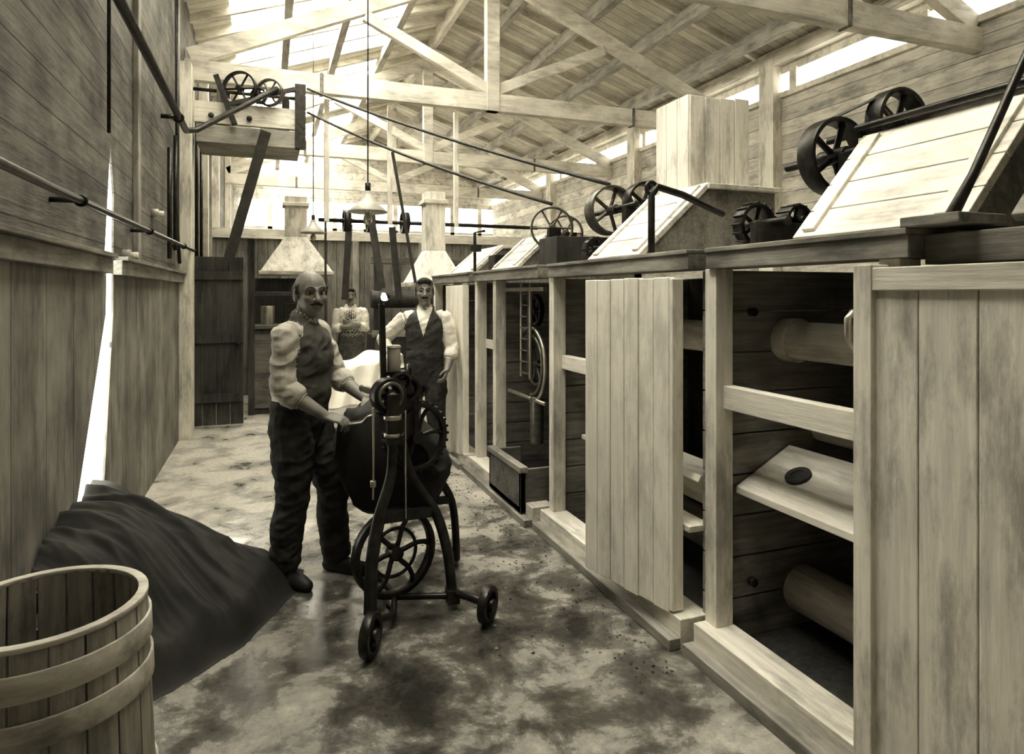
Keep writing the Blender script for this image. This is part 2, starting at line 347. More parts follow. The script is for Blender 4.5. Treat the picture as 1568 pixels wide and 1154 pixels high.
b.wheel((2.36,2.22,2.19),(0,1,0),.17,.02,.09,5,.035,IRON,.014)
b.wheel((2.62,2.12,2.34),(0,1,0),.15,.02,.08,5,.03,IRON,.014)
b.cyl((2.62,2.5,2.34),(2.62,.3,2.34),.018,IRON); b.cyl((2.36,2.5,2.19),(2.36,2.05,2.19),.02,IRON)
b.box(2.32,2.40,2.1,2.16,ZT,2.19,IRON); b.box(2.58,2.66,2.26,2.31,ZT,2.34,IRON)
b.tube([(2.30,1.3,2.27),(2.30,2.05,2.27)],.014,IRON)
b.strap((2.36,2.22,2.365),(2.62,2.12,2.495),.07,BELT); b.strap((2.36,2.22,2.02),(2.62,2.12,2.19),.07,BELT)
b.tube([(1.88,1.35,1.80),(1.95,1.33,1.93),(2.20,1.25,2.50),(2.3,1.22,2.75)],[.020,.014,.012,.012],IRON)
b.done('fulling_machine',.004)
b=machine(2.46,4.06,(4.01,))
vdoor(b,(1.73,2.54),(1.60,3.12),.13,1.655,6,.04,DOORW)
b.box(1.715,1.775,2.515,2.55,.14,1.65,DOORW)
b.box(1.84,1.9,3.1,4.0,1.08,1.17,WW_Y); b.box(1.95,2.3,2.5,3.9,.62,.65,WW_Y); b.prism([(1.84,2.5,.72),(2.0,2.5,.55),(2.02,2.5,.57),(1.86,2.5,.75)],(0,.5,0),WW_Y)
b.box(1.78,1.9,2.48,2.9,.50,.53,WW_Y)
b.cyl((2.25,4.0,1.35),(2.25,2.5,1.35),.085,WW_Y); b.cyl((2.25,4.0,.3),(2.25,2.5,.3),.1,GW_Y)
lid(b,1.93,2.40,3.14,3.76,ZT+.01,2.22,4,WW_Y)
b.tube([(1.80,2.82,1.70),(1.80,2.82,2.08),(1.83,2.82,2.12),(2.0,2.84,2.09),(2.3,2.9,2.01)],.018,IRON)
b.ring((1.80,2.82,2.11),(0,1,0),.03,.01,IRON)
b.wheel((2.34,4.22,2.19),(0,1,0),.18,.02,.12,5,.035,IRONL,.014)
b.wheel((2.52,4.05,2.23),(0,1,0),.15,.02,.10,5,.035,IRON,.014)
b.cyl((2.34,4.5,2.19),(2.34,3.85,2.19),.02,IRON); b.box(2.3,2.38,3.92,3.98,ZT,2.19,IRON)
b.gear((2.1,4.0,1.89),(0,1,0),.08,.06,14,IRON); b.cyl((2.1,3.8,1.89),(2.1,4.05,1.89),.015,IRON)
b.done('fulling_machine',.004)
b=B()
b.box(2.47,2.88,3.43,3.76,2.225,2.80,GW_V)
for i in range(4): b.box(2.45+i*.113,2.45+i*.113+.109,3.40,3.43,2.225,2.82+random.uniform(-.01,.01),WW_V)
for i in range(3): b.box(2.44,2.47,3.41+i*.12,3.41+i*.12+.115,2.225,2.82,WW_V)
b.done('wooden_chute',.003)
b=machine(4.10,5.62,(5.07,5.57),face=1.76)
lid(b,1.90,2.22,4.97,5.60,ZT+.01,2.08,4,WW_Y)
b.box(1.80,1.84,4.2,5.05,1.60,1.63,STEEL)
b.box(1.84,1.87,4.55,4.60,1.0,1.62,IRONL); b.tube([(1.82,4.48,1.66),(1.82,4.48,.95)],.012,STEEL); b.tube([(1.82,4.66,1.66),(1.82,4.66,.95)],.012,STEEL)
for k in range(8): b.box(1.80,1.83,4.50,4.64,.98+k*.085,.99+k*.085,IRONL)
arc=[(1.85,4.55+.28*math.cos(t),1.05+.28*math.sin(t)) for t in [math.radians(a) for a in range(60,271,15)]]
b.tube(arc,.014,STEEL); b.tube([(x,4.55+(y-4.55)*.8,1.05+(z-1.05)*.8) for x,y,z in arc],.012,IRONL)
b.wheel((1.9,4.55,1.05),(1,0,0),.16,.02,.04,6,.03,IRONL)
b.cyl((1.86,4.45,.82),(1.86,4.45,.48),.05,IRONL); b.cyl((1.84,4.25,.8),(1.84,5.0,.8),.014,STEEL)
b.gear((2.0,4.8,1.45),(1,0,0),.12,.04,16,IRON)
b.box(1.82,1.84,5.1,5.55,1.1,1.18,WW_Y)
b.box(1.64,1.9,4.22,4.90,.06,.10,GW_Y); b.box(1.64,1.68,4.22,4.90,.06,.36,DWX); b.box(1.64,1.9,4.22,4.25,.06,.36,DWX); b.box(1.64,1.9,4.87,4.90,.06,.36,DWX); b.box(1.63,1.69,4.2,4.92,.34,.38,GW_Y)
b.wheel((2.1,4.72,2.10),(.3,1,0),.17,.016,.05,6,.03,IRONL,.008); b.wheel((2.3,4.9,2.08),(.3,1,0),.15,.016,.05,6,.03,IRONL,.008)
b.box(2.05,2.15,4.65,4.7,ZT,2.10,IRON); b.box(2.25,2.35,4.78,4.83,ZT,2.08,IRON)
b.box(1.95,2.6,4.3,4.62,ZT,2.0,DW)
b.done('fulling_machine',.004)
b=machine(5.66,7.10,(6.3,7.05),face=1.74)
vdoor(b,(1.68,5.75),(1.63,6.15),.10,1.66,4,.04,DOORW); b.box(1.66,1.72,5.72,5.76,.1,1.66,DOORW)
lid(b,1.88,2.2,6.1,7.0,ZT+.01,2.06,4,WW_Y)
b.box(2.0,2.3,5.8,6.0,ZT,1.95,IRON)
b.tube([(1.8,5.8,ZT),(1.8,5.8,2.15),(1.9,5.8,2.17)],.014,IRON); b.box(1.74,1.84,5.72,5.8,1.97,2.03,IRON)
b.done('fulling_machine',.004)
# ---------------------------------------------------------------- hoods
def hood(name,cx,cy,w,z0,z1,z2,dw):
    b=B(); h=w/2; d=dw/2
    lo=[(cx-h,cy-h,z0),(cx+h,cy-h,z0),(cx+h,cy+h,z0),(cx-h,cy+h,z0)]; hi=[(cx-d,cy-d,z1),(cx+d,cy-d,z1),(cx+d,cy+d,z1),(cx-d,cy+d,z1)]
    b.add(lo+hi,[(0,1,5,4),(1,2,6,5),(2,3,7,6),(3,0,4,7),(4,5,6,7),(3,2,1,0)],WW_V)
    b.box(cx-h-.02,cx+h+.02,cy-h-.02,cy+h+.02,z0-.05,z0,WW_X)
    b.box(cx-d,cx+d,cy-d,cy+d,z1,z2,WW_V); b.box(cx-d-.03,cx+d+.03,cy-d-.03,cy+d+.03,z2-.14,z2-.09,WW_X)
    return b.done(name,.005)
hood('ventilation_hood',.38,10.0,.95,1.9,2.4,2.98,.3); hood('ventilation_hood',1.88,7.75,.62,1.72,2.1,2.80,.24)
# ---------------------------------------------------------------- shafting platform at the first truss
b=B()
b.box(XL+.12,.36,8.12,8.2,3.52,3.76,WW_X); b.box(XL+.14,.36,8.12,8.9,3.30,3.5,GW_X)
b.box(.3,.42,8.1,8.2,3.3,4.06,IRON); b.box(-.55,-.47,8.2,8.3,3.5,4.05,GW_V)
b.wheel((-.30,8.10,3.93),(.45,1,0),.20,.022,.06,6,.035,IRON,.012); b.wheel((.02,8.10,3.92),(.45,1,0),.16,.02,.06,6,.03,IRONL,.011)
b.gear((-.10,8.06,3.86),(.3,1,0),.09,.05,14,IRON)
b.cyl((XL+.1,8.28,3.93),(.36,8.28,3.93),.02,IRON)
for x in (-.45,.2): b.box(x-.04,x+.04,8.22,8.33,3.5,3.93,IRON)
b.beam((-.55,8.06,4.05),(-.35,8.06,3.5),.04,.06,IRON); b.beam((.30,8.06,3.98),(-.45,8.06,3.72),.03,.05,IRON)
for x in (-.6,-.2): b.cyl((x,8.11,3.6),(x,8.09,3.6),.03,IRON)
b.done('line_shaft_platform',.004)
b=B(); b.strap((-.02,8.02,3.45),(-.42,8.25,2.0),.12,BELT,0,.01,(.9,.3,0)); b.done('drive_belt')
for p,q,sg,m in (((.44,8.06,4.0),(2.34,4.22,2.38),.05,BELT),((.44,8.06,3.72),(2.1,4.72,2.29),.06,BELT)):
    b=B(); P=[V3(p).lerp(V3(q),i/16)-V3((0,0,sg*4*(i/16)*(1-i/16))) for i in range(17)]; b.tube(P,.014,m,8); b.done('drive_belt')
for (x,y,z0,z1,dx) in ((1.0,9.3,1.5,2.55,.06),(1.35,8.3,1.65,2.7,-.16),(1.5,7.0,1.7,3.1,-.25),(.75,9.4,1.2,4.0,0),(1.7,9.0,1.5,2.5,-.1)):
    b=B(); b.strap((x+dx,y,z1),(x,y,z0),.09 if dx!=0 and z1<3 else .03,BELT,0,.02,(1,0,0)); b.done('drive_belt')
b=B(); b.cyl((.6,8.6,2.52),(3.6,8.6,2.52),.025,IRON)
for x in (.95,1.25,1.7,2.1): b.wheel((x,8.6,2.52),(1,0,0),.14,.02,.09,5,.03,IRON,.012)
for x in (.7,1.5,2.4): b.box(x-.03,x+.03,8.57,8.63,2.5,4.05,WW_V)
b.done('line_shaft')
# ---------------------------------------------------------------- pendant lamps
def lamp(x,y,zb,r,ztop,m=ENAM):
    b=B(); b.lathe((x,y,zb),(0,0,1),[(r,0),(r*.99,.012),(r*.55,.07),(r*.22,.12),(r*.2,.17),(.012,.18),(.012,.17),(r*.17,.16),(r*.5,.06),(r*.93,.01)],m,36)
    b.cyl((x,y,zb+.17),(x,y,zb+.24),.022,IRON); b.tube([(x,y,zb+.22),(x,y,ztop)],.006,IRON,6)
    b.cyl((x,y,zb+.05),(x,y,zb+.0),.022,STEEL)
    b.lathe((x,y,zb-.10),(0,0,1),[(.0005,0),(.022,.008),(.036,.03),(.036,.055),(.02,.09),(.018,.11)],STEEL,16,False)
    b.done('pendant_lamp')
lamp(.76,5.37,2.24,.155,5.55); lamp(.56,8.97,2.38,.16,5.5)
# ---------------------------------------------------------------- wooden tub
b=B(); cx,cy=-.60,2.20; n=20; H=.70
def tr(z): return .262+(.29-.262)*(1-z/H)
for i in range(n):
    t0=2*math.pi*(i+.03)/n;t1=2*math.pi*(i+.97)/n; vs=[]
    for z in (0,.35,H+random.uniform(-.004,.004)):
        for r in (tr(z),tr(z)-.024):
            for t in (t0,(t0+t1)/2,t1): vs.append((cx+r*math.cos(t),cy+r*math.sin(t),z))
    fs=[]
    for k in (0,1):
        o=k*6
        fs+=[(o,o+1,o+7,o+6),(o+1,o+2,o+8,o+7),(o+4,o+3,o+9,o+10),(o+5,o+4,o+10,o+11),(o+3,o,o+6,o+9),(o+2,o+5,o+11,o+8)]
    fs+=[(0,3,4,1),(1,4,5,2),(12,13,16,15),(13,14,17,16)]
    b.add(vs,fs,TUBW)
for z0,z1 in ((.57,.64),(.45,.52),(.10,.18)):
    b.lathe((cx,cy,0),(0,0,1),[(tr(z0)+.001,z0),(tr(z0)+.009,z0),(tr(z1)+.009,z1),(tr(z1)+.001,z1)],TUBH,48,True,True)
b.lathe((cx,cy,0),(0,0,1),[(tr(H)-.005,H-.01),(tr(H)+.003,H-.01),(tr(H)+.003,H+.005),(tr(H)-.024,H+.005),(tr(H)-.024,H-.01)],TUBH,48)
b.cyl((cx,cy,.04),(cx,cy,.09),.26,DW,seg=40); b.done('wooden_tub',.002)
# ---------------------------------------------------------------- dark cloth heap
def smooth(a,b_,x): t=max(0,min(1,(x-a)/(b_-a))); return t*t*(3-2*t)
def grid_obj(name,nx,ny,f,m):
    vs=[f(i/nx,j/ny) for j in range(ny+1) for i in range(nx+1)]
    fs=[(j*(nx+1)+i,j*(nx+1)+i+1,(j+1)*(nx+1)+i+1,(j+1)*(nx+1)+i) for j in range(ny) for i in range(nx)]
    b=B(); b.add(vs,fs,m,True); return b.done(name)
HP=[(-1.3,2.50),(-.62,2.74),(-.34,2.90),(-.12,3.16),(.04,3.48),(.14,3.66),(.18,3.92),(-.1,4.05),(-.45,4.2),(-.7,4.5),(-1.3,4.7)]
def hd(x,y):
    best=9;ins=False;n=len(HP)
    for i in range(n):
        ax,ay=HP[i];bx,by=HP[(i+1)%n]
        if (ay>y)!=(by>y) and x<(bx-ax)*(y-ay)/(by-ay)+ax: ins=not ins
        t=max(0,min(1,((x-ax)*(bx-ax)+(y-ay)*(by-ay))/((bx-ax)**2+(by-ay)**2))); best=min(best,math.hypot(x-ax-t*(bx-ax),y-ay-t*(by-ay)))
    return best if ins else -best
def ridge(v): return 1-abs(v)*2
def heap(u,v):
    x=-.885+u*1.16; y=2.42+v*2.38
    d=hd(x,y)+.05*noise.noise(V3((x*4,y*4,1)))
    e=smooth(0,.12,d)*.45+smooth(0,.45,d)*.55
    hm=.20+.34*(1-smooth(.1,.95,x+.9))*smooth(2.7,3.3,y)
    q=y*.95+.55*x; w_=.35*noise.noise(V3((x*1.6,y*1.6,0)))
    fold=.055*ridge(noise.noise(V3((q*4.2+w_,x*.9,3))))+.032*ridge(noise.noise(V3((q*10+w_*3,x*1.8,7))))+.012*ridge(noise.noise(V3((q*24,x*5,9))))-.03
    z=e*hm+fold*smooth(0,.2,d)
    return (x,y,max(z,.004) if d>0 else -.004)
grid_obj('dark_cloth_heap',180,320,heap,DCLOTH)
# ---------------------------------------------------------------- table with white cloth
b=B()
b.box(.35,1.05,6.1,6.9,.80,.85,GW_X)
for x in (.38,.98):
    for y in (6.13,6.83): b.box(x,x+.06,y,y+.06,0,.8,GW_V)
b.box(.4,1.0,6.14,6.17,.3,.36,GW_X); b.done('work_table',.004)
def wcl(u,v):
    x=.20+u*.98; s=v*1.5
    lift=.13*smooth(.35,1,u)
    if s<.85: y=6.95-s; z=.872+lift+.03*math.sin(5*u+1)*math.sin(s*7)
    else:
        sag=.33*math.sin(math.pi*min(1,u*1.05))**.8
        y=6.06-.02*math.sin(22*u)-.16*(s-.85); z=.872+lift-(s-.85)*(.12+sag*1.1)
    z+=.02*math.sin(18*u+4*s); y-=.02*math.sin(30*u+s*5)
    return (x,y,max(z,.858) if s<.85 else z)
grid_obj('white_cloth',60,70,wcl,WCLOTH)
# ---------------------------------------------------------------- winding machine
U=V3((.9367,-.3502,0)); W=V3((.3502,.9367,0))
fax=(-W*.80+U*.60).normalized()
b=B()
fw=V3((.60,3.30,.275))
b.wheel(fw,fax,.225,.03,.045,6,.035,IRON,.013,.18); b.ring(fw,fax,.12,.009,IRON)
uw=V3((.73,3.40,.83)); b.wheel(uw,fax,.18,.025,.04,6,.035,IRON,.012,.15)
for i in range(30):
    t=2*math.pi*i/30; _,a,c=b.frame(fax); d=a*math.cos(t)+c*math.sin(t); b.beam(uw+d*.183-V3(fax)*.02,uw+d*.183+V3(fax)*.02,.014,.018,IRON,up=d)
tp=V3((.545,3.17,1.09)); b.wheel(tp,fax,.085,.022,.06,5,.03,IRON,.012); b.ring(tp+V3(fax)*.03,fax,.06,.01,IRONL); b.cyl(tp-V3(fax)*.3,tp+V3(fax)*.05,.02,STEEL)
b.wheel(V3((.66,3.30,1.10)),fax,.07,.02,.05,5,.025,IRON,.012); b.gear(V3((.62,3.24,1.14)),fax,.05,.04,14,IRON)
b.ring(V3((.68,3.35,1.16)),U,.05,.012,IRON)
b.beam((.56,3.15,.90),(.70,3.40,.93),.07,.12,IRON); b.beam((.54,3.14,1.0),(.72,3.42,1.02),.05,.06,IRON); b.box(.53,.59,3.11,3.19,.86,1.10,IRON); b.box(.66,.74,3.36,3.44,.86,1.12,IRON)
b.cyl((.56,3.13,.98),(.56,3.13,1.0),.045,STEEL); b.cyl((.555,3.12,.90),(.555,3.12,.915),.04,STEEL)
def leg(pts,r0,r1): 
    P=[V3(p) for p in pts]; out=[]
    for i in range(len(P)-1):
        p0=P[max(0,i-1)];p1=P[i];p2=P[i+1];p3=P[min(len(P)-1,i+2)]
        for k in range(6):
            t=k/6; out.append(.5*((2*p1)+(p2-p0)*t+(2*p0-5*p1+4*p2-p3)*t*t+(3*p1-p0-3*p2+p3)*t**3))
    out.append(P[-1]); b.tube(out,[r0+(r1-r0)*i/(len(out)-1) for i in range(len(out))],IRON,10)
leg([(.56,3.14,.92),(.55,3.12,.72),(.48,3.05,.54),(.44,2.99,.36),(.425,2.93,.16)],.024,.030)
leg([(.60,3.18,.90),(.68,3.28,.66),(.80,3.26,.47),(.85,3.21,.28),(.87,3.19,.08)],.026,.026)
leg([(.70,3.42,.92),(.68,3.5,.66),(.60,3.62,.40),(.55,3.68,.05)],.024,.022)
leg([(.72,3.40,.9),(.82,3.5,.66),(.98,3.6,.40),(1.02,3.64,.05)],.022,.022)
b.beam((.48,3.05,.54),(.80,3.27,.47),.03,.05,IRON); b.beam((.58,3.60,.42),(.96,3.58,.42),.03,.04,IRON)
b.tube([(.87,3.19,.08),(.93,3.08,.09),(.99,3.0,.085)],.02,IRON); b.tube([(.60,3.30,.05),(.87,3.19,.06)],.016,IRON); b.tube([(.425,2.93,.12),(.56,3.1,.06),(.60,3.30,.05),(.55,3.66,.05)],.016,IRON)
b.box(.84,.90,3.15,3.22,.03,.10,IRON)
wx=V3((.86,-.5,0)).normalized()
b.wheel((.42,2.88,.095),wx,.095,.03,.04,4,.03,IRON,.014); b.wheel((.99,2.98,.088),V3((.75,-.66,0)),.088,.028,.04,4,.03,IRON,.014)
b.wheel((.55,3.72,.07),wx,.07,.025,.03,4,.025,IRON,.012); b.wheel((1.02,3.68,.07),wx,.07,.025,.03,4,.025,IRON,.012)
b.tube([(.42,2.88,.09),(.425,2.93,.16)],.02,IRON)
b.tube([(.46,3.08,1.05),(.462,3.08,.9),(.46,3.08,.62)],.006,STEEL,6); b.cyl((.46,3.08,.68),(.46,3.08,.71),.014,STEEL)
b.tube([(.62,3.12,1.02),(.622,3.12,.5)],.004,STEEL,6)
b.beam((.545,3.30,1.12),(.535,3.30,1.53),.028,.04,IRON); b.tube([(.535,3.30,1.50),(.533,3.30,1.56),(.55,3.29,1.585),(.57,3.28,1.56)],.012,IRON)
b.lathe((.548,3.29,1.545),(0,0,1),[(.0005,0),(.016,.005),(.02,.02),(.012,.04),(.0005,.045)],BULB,14,False)
b.cyl((.60,3.32,1.19),(.60,3.32,1.32),.034,ENAM,seg=24); b.ring((.60,3.32,1.31),(0,0,1),.034,.004,STEEL); b.box(.55,.66,3.28,3.36,1.17,1.19,IRON)
b.beam((.56,3.2,1.08),(.60,3.32,1.18),.03,.03,IRON)
b.tube([(.50,3.30,.98),(.48,3.36,.96),(.46,3.42,.92),(.40,3.50,.90)],.012,STEEL)
b.done('cloth_winding_machine',.003)
b=B(); c0=V3((.65,3.66,.66)); prof=[(-.28,.22),(-.20,.29),(-.05,.34),(.08,.31),(.20,.18),(.31,.02),(.32,-.08),(.24,-.24),(.08,-.32),(-.06,-.31),(-.20,-.22),(-.28,-.06)]
n=64; ns=20; vs=[]
for k in range(ns+1):
    d=-.16+.32*k/ns; sq=1-.14*abs(2*k/ns-1)**3
    for i in range(n):
        f=i/n*len(prof); i0=int(f); t=f-i0; P=[V3((*prof[(i0+j)%len(prof)],0)) for j in (-1,0,1,2)]
        q=.5*((2*P[1])+(P[2]-P[0])*t+(2*P[0]-5*P[1]+4*P[2]-P[3])*t*t+(3*P[1]-P[0]-3*P[2]+P[3])*t**3)
        w=1+.02*math.sin(i*1.1+k*.5)+.012*math.sin(i*2.4)
        vs.append(c0+U*(q.x*sq*w)+V3((0,0,q.y*sq*w))+W*(d+.015*math.sin(i*.8)))
fs=[(k*n+i,k*n+(i+1)%n,(k+1)*n+(i+1)%n,(k+1)*n+i) for k in range(ns) for i in range(n)]+[tuple(range(n-1,-1,-1)),tuple(ns*n+i for i in range(n))]
b.add(vs,fs,DCLOTH,True); b.done('cloth_roll')
b=B()
for i in range(520):
    y=random.uniform(2.2,5.6); x=1.62-abs(random.gauss(0,.16)); s=random.uniform(.003,.011); a=random.uniform(0,3)
    if random.random()<.3: x=random.uniform(.9,1.6); y=random.uniform(2.6,4.5)
    p=[(x+s*math.cos(a+k*2.1)*random.uniform(.6,1.3),y+s*math.sin(a+k*2.1)*random.uniform(.6,1.3),.001) for k in range(3)]+[(x,y,s*.9)]
    b.add(p,[(0,2,1),(0,1,3),(1,2,3),(2,0,3)],random.choice((DW,GW_X,DWX)))
b.done('floor_debris')
# ---------------------------------------------------------------- people
SKIN=plain('weathered_skin',T(.25),.5,0,.12,30,.05)
HAIR=plain('dark_hair',T(.03),.8,0,.4,60,.4); HAIRG=plain('greying_hair',T(.05),.8,0,.4,60,.4)
SHIRTG=plain('striped_work_shirt',T(.52),.9,0,.08,9,.2); SHIRTW=plain('white_shirt',T(.75),.85,0,.1,20,.1)
VEST=plain('dark_waistcoat',T(.05),.85,0,.25,30,.2); VESTG=plain('work_waistcoat',T(.10),.9,0,.2,14,.2); TROU=plain('dark_trousers',T(.045),.9,0,.35,15,.25)
BOOT=plain('leather_boot',T(.03),.5,0,.3,20,.1); APRON=plain('canvas_apron',T(.09),.9,0,.25,15,.2); EYEW=plain('eye_white',T(.36),.3,0,.02,5,0); IRIS=plain('eye_iris',T(.015),.2,0,.02,5,0)
def crom(P,n):
    out=[];
    for i in range(len(P)-1):
        p0=P[max(0,i-1)];p1=P[i];p2=P[i+1];p3=P[min(len(P)-1,i+2)]
        for k in range(n):
            t=k/n; out.append(.5*((2*p1)+(p2-p0)*t+(2*p0-5*p1+4*p2-p3)*t*t+(3*p1-p0-3*p2+p3)*t**3))
    out.append(P[-1]); return out
class Body(B):
    def limb(s,pts,rad,m,ref=(1,0,0),n=5,seg=18):
        P=crom([V3(p) for p in pts],n); R=crom([V3((r,r,0)) if not isinstance(r,tuple) else V3((*r,0)) for r in rad],n)
        ref=V3(ref); N_=len(P)
        t0=(P[1]-P[0]).normalized(); t1=(P[-1]-P[-2]).normalized()
        st=[(P[0]-t0*min(R[0].x,R[0].y)*o,R[0]*q) for o,q in ((.97,.25),(.8,.6),(.45,.9))]
        en=[(P[-1]+t1*min(R[-1].x,R[-1].y)*o,R[-1]*q) for o,q in ((.45,.9),(.8,.6),(.97,.25))]
        allp=st+list(zip(P,R))+en; vs=[]
        for i,(p,r) in enumerate(allp):
            t=t0 if i<3 else t1 if i>=len(allp)-3 else (allp[i+1][0]-allp[i-1][0]).normalized()
            rf=ref if abs(t.dot(ref))<.95 else V3((0,1,0))
            a=(rf-t*rf.dot(t)).normalized();c=t.cross(a)
            for k in range(seg):
                u=2*math.pi*k/seg; vs.append(p+a*(r.x*math.cos(u))+c*(r.y*math.sin(u)))
        m_=len(allp); fs=[(i*seg+k,i*seg+(k+1)%seg,(i+1)*seg+(k+1)%seg,(i+1)*seg+k) for i in range(m_-1) for k in range(seg)]
        fs+=[tuple(range(seg-1,-1,-1)),tuple((m_-1)*seg+k for k in range(seg))]; s.add(vs,fs,m)
    def ell(s,c,r,m,M=None,nu=20,nv=14):
        vs=[];c=V3(c)
        for j in range(1,nv):
            p=math.pi*j/nv
            for i in range(nu):
                t=2*math.pi*i/nu; v=V3((r[0]*math.sin(p)*math.cos(t),r[1]*math.sin(p)*math.sin(t),r[2]*math.cos(p)))
                vs.append(c+v)
        top=len(vs); vs.append(c+V3((0,0,r[2]))); vs.append(c-V3((0,0,r[2])))
        fs=[(j*nu+i,j*nu+(i+1)%nu,(j+1)*nu+(i+1)%nu,(j+1)*nu+i) for j in range(nv-2) for i in range(nu)]
        fs+=[(top,(i+1)%nu,i) for i in range(nu)]+[(top+1,(nv-2)*nu+i,(nv-2)*nu+(i+1)%nu) for i in range(nu)]
        s.add(vs,fs,m)
    def hand(s,w,d,nrm,side,curl,m):
        w=V3(w);d=V3(d).normalized();nrm=V3(nrm);nrm=(nrm-d*nrm.dot(d)).normalized();sd=d.cross(nrm)
        if sd.dot(V3(side))<0: sd=-sd
        s.limb([w-d*.02,w+d*.02,w+d*.055,w+d*.088],[(.026,.02),(.034,.017),(.041,.015),(.038,.012)],m,ref=sd)
        for i,(o,L_,r) in enumerate(((.030,.072,.0092),(.010,.082,.0095),(-.011,.076,.009),(-.031,.060,.0082))):
            p=w+d*(.088-.004*abs(i-1))+sd*o; dd=(d+sd*o*1.5).normalized(); P=[p-d*.015,p]; ang=0
            for k,f in enumerate((.45,.32,.23)):
                ang+=curl*(.8,1.1,.7)[k]*(1+.08*i); q=dd*math.cos(ang)+nrm*math.sin(ang); p=p+q*(L_*f); P.append(p)
            s.limb(P,[r*1.1,r*1.05,r,r*.92,r*.8],m,ref=sd,n=3,seg=10)
        p=w+d*.025+sd*.028; P=[p-d*.01-sd*.01,p]; a=(d*.6+sd*.65+nrm*.35).normalized(); p=p+a*.038; P.append(p); a=(d*.85+sd*.15+nrm*(.3+curl*.4)).normalized(); p=p+a*.03; P.append(p); a=(d*.9-sd*.1+nrm*(.2+curl*.5)).normalized(); P.append(p+a*.022)
        s.limb(P,[.015,.015,.012,.0105,.0085],m,ref=nrm,n=3,seg=10)
def person(name,loc,F,J,vox=.005,override=None,bald=False,hair=HAIR,sleeve=SHIRTG,torso=SHIRTG,scale=1.0,apron=None,hs=1.0,bulk=1.0,wr_amp=.0075):
    b=Body(); lean=J.get('lean',0); K=bulk
    ty=lambda z: lean*max(0,z-.9)
    T_=[(0,-.005,.84,.158,.130*K),(0,0,.93,.176,.142*K),(0,0.005,1.03,.165,.138*K),(0,.008,1.13,.168,.138*K),(0,.01,1.24,.180,.140*K),(0,.0,1.33,.182,.130),(0,-.01,1.39,.150,.100),(0,-.012,1.425,.095,.075)]
    b.limb([(x,y+ty(z),z) for x,y,z,_,_ in T_[:3]],[(a,c) for *_,a,c in T_[:3]],TROU)
    b.limb([(x,y+ty(z),z) for x,y,z,_,_ in T_[2:]],[(a,c) for *_,a,c in T_[2:]],torso)
    b.limb([(0,.005+ty(1.05),1.05),(0,.005+ty(1.01),1.01)],[(.172,.144*K)]*2,torso)
    hc=V3(J.get('head',(0,.03+ty(1.6),1.60))); 
    b.limb([(0,-.012+ty(1.4),1.38),(0,.0+ty(1.46),1.46),hc+V3((0,-.015,-.05))],[(.064,.062),(.055,.058),(.054,.058)],SKIN)
    b.limb([(0,-.012+ty(1.42),1.415),(0,-.004+ty(1.45),1.445)],[(.074,.072),(.066,.068)],sleeve)
    for sgn,k in ((1,'R'),(-1,'L')):
        hip=V3((sgn*.088,0,.88)); kn=V3(J['knee'+k]); an=V3(J['ank'+k]); toe=V3((*J.get('toe'+k,(0.1*sgn,1)),0)).normalized()
        b.limb([hip,hip.lerp(kn,.5)+V3((sgn*.01,.01,0)),kn,kn.lerp(an,.4)+V3((0,-.012,0)),an+V3((0,0,.02))],[.108*K,.100*K,.084*K,.080*K,.072*K],TROU)
        b.limb([an+V3((0,0,.03)),an-toe*.01+V3((0,0,-.03))],[.05,.046],BOOT)
        b.limb([(*(an-toe*.045).xy,.038),(*(an+toe*.04).xy,.042),(*(an+toe*.11).xy,.034),(*(an+toe*.165).xy,.026)],[.040,.043,.046,.034],BOOT,ref=V3((-toe.y,toe.x,0)))
        sh=V3((sgn*.185,-.01+ty(1.36),1.355)); el=V3(J['elb'+k]); wr=V3(J['wri'+k])
        b.limb([V3((sgn*.11,-.01+ty(1.37),1.365)),sh,sh.lerp(el,.5)+V3((sgn*.005,0,0)),el],[.064,.072,.067,.062],sleeve)
        if J.get('rolled'+k,True):
            m1=el.lerp(wr,.24); b.limb([el,m1],[.060,.058],sleeve); b.limb([el.lerp(wr,.17),m1],[.067,.066],sleeve)
            b.limb([el,el.lerp(wr,.35),wr],[.042,.043,.028],SKIN)
        else: b.limb([el,el.lerp(wr,.5),wr.lerp(el,.1)],[.054,.048,.038],sleeve)
        hdv=V3(J['hd'+k]) if 'hd'+k in J else (wr-el); b.hand(wr,hdv,J['pn'+k],J['th'+k],J.get('curl'+k,.6),SKIN)
    if apron:
        b.limb([(0,.02,1.06),(0,.03,.9),(0,.05,.65),(0,.06,.46)],[(.175,.135),(.187,.140),(.20,.130),(.205,.12)],apron)
        if apron is APRON: b.limb([(0,.055,1.30),(0,.05,1.08)],[(.11,.095),(.15,.095)],apron)
    HM=Matrix.Translation(hc)@Matrix.Rotation(J.get('hyaw',0),4,'Z')@Matrix.Rotation(J.get('hpitch',0),4,'X')@Matrix.Scale(hs,4)
    h=Body()
    h.ell((0,-.012,.032),(.0745,.094,.083),SKIN); h.ell((0,.022,-.02),(.062,.068,.082),SKIN); h.ell((0,.030,-.072),(.046,.050,.040),SKIN); h.ell((0,.066,-.098),(.020,.018,.016),SKIN)
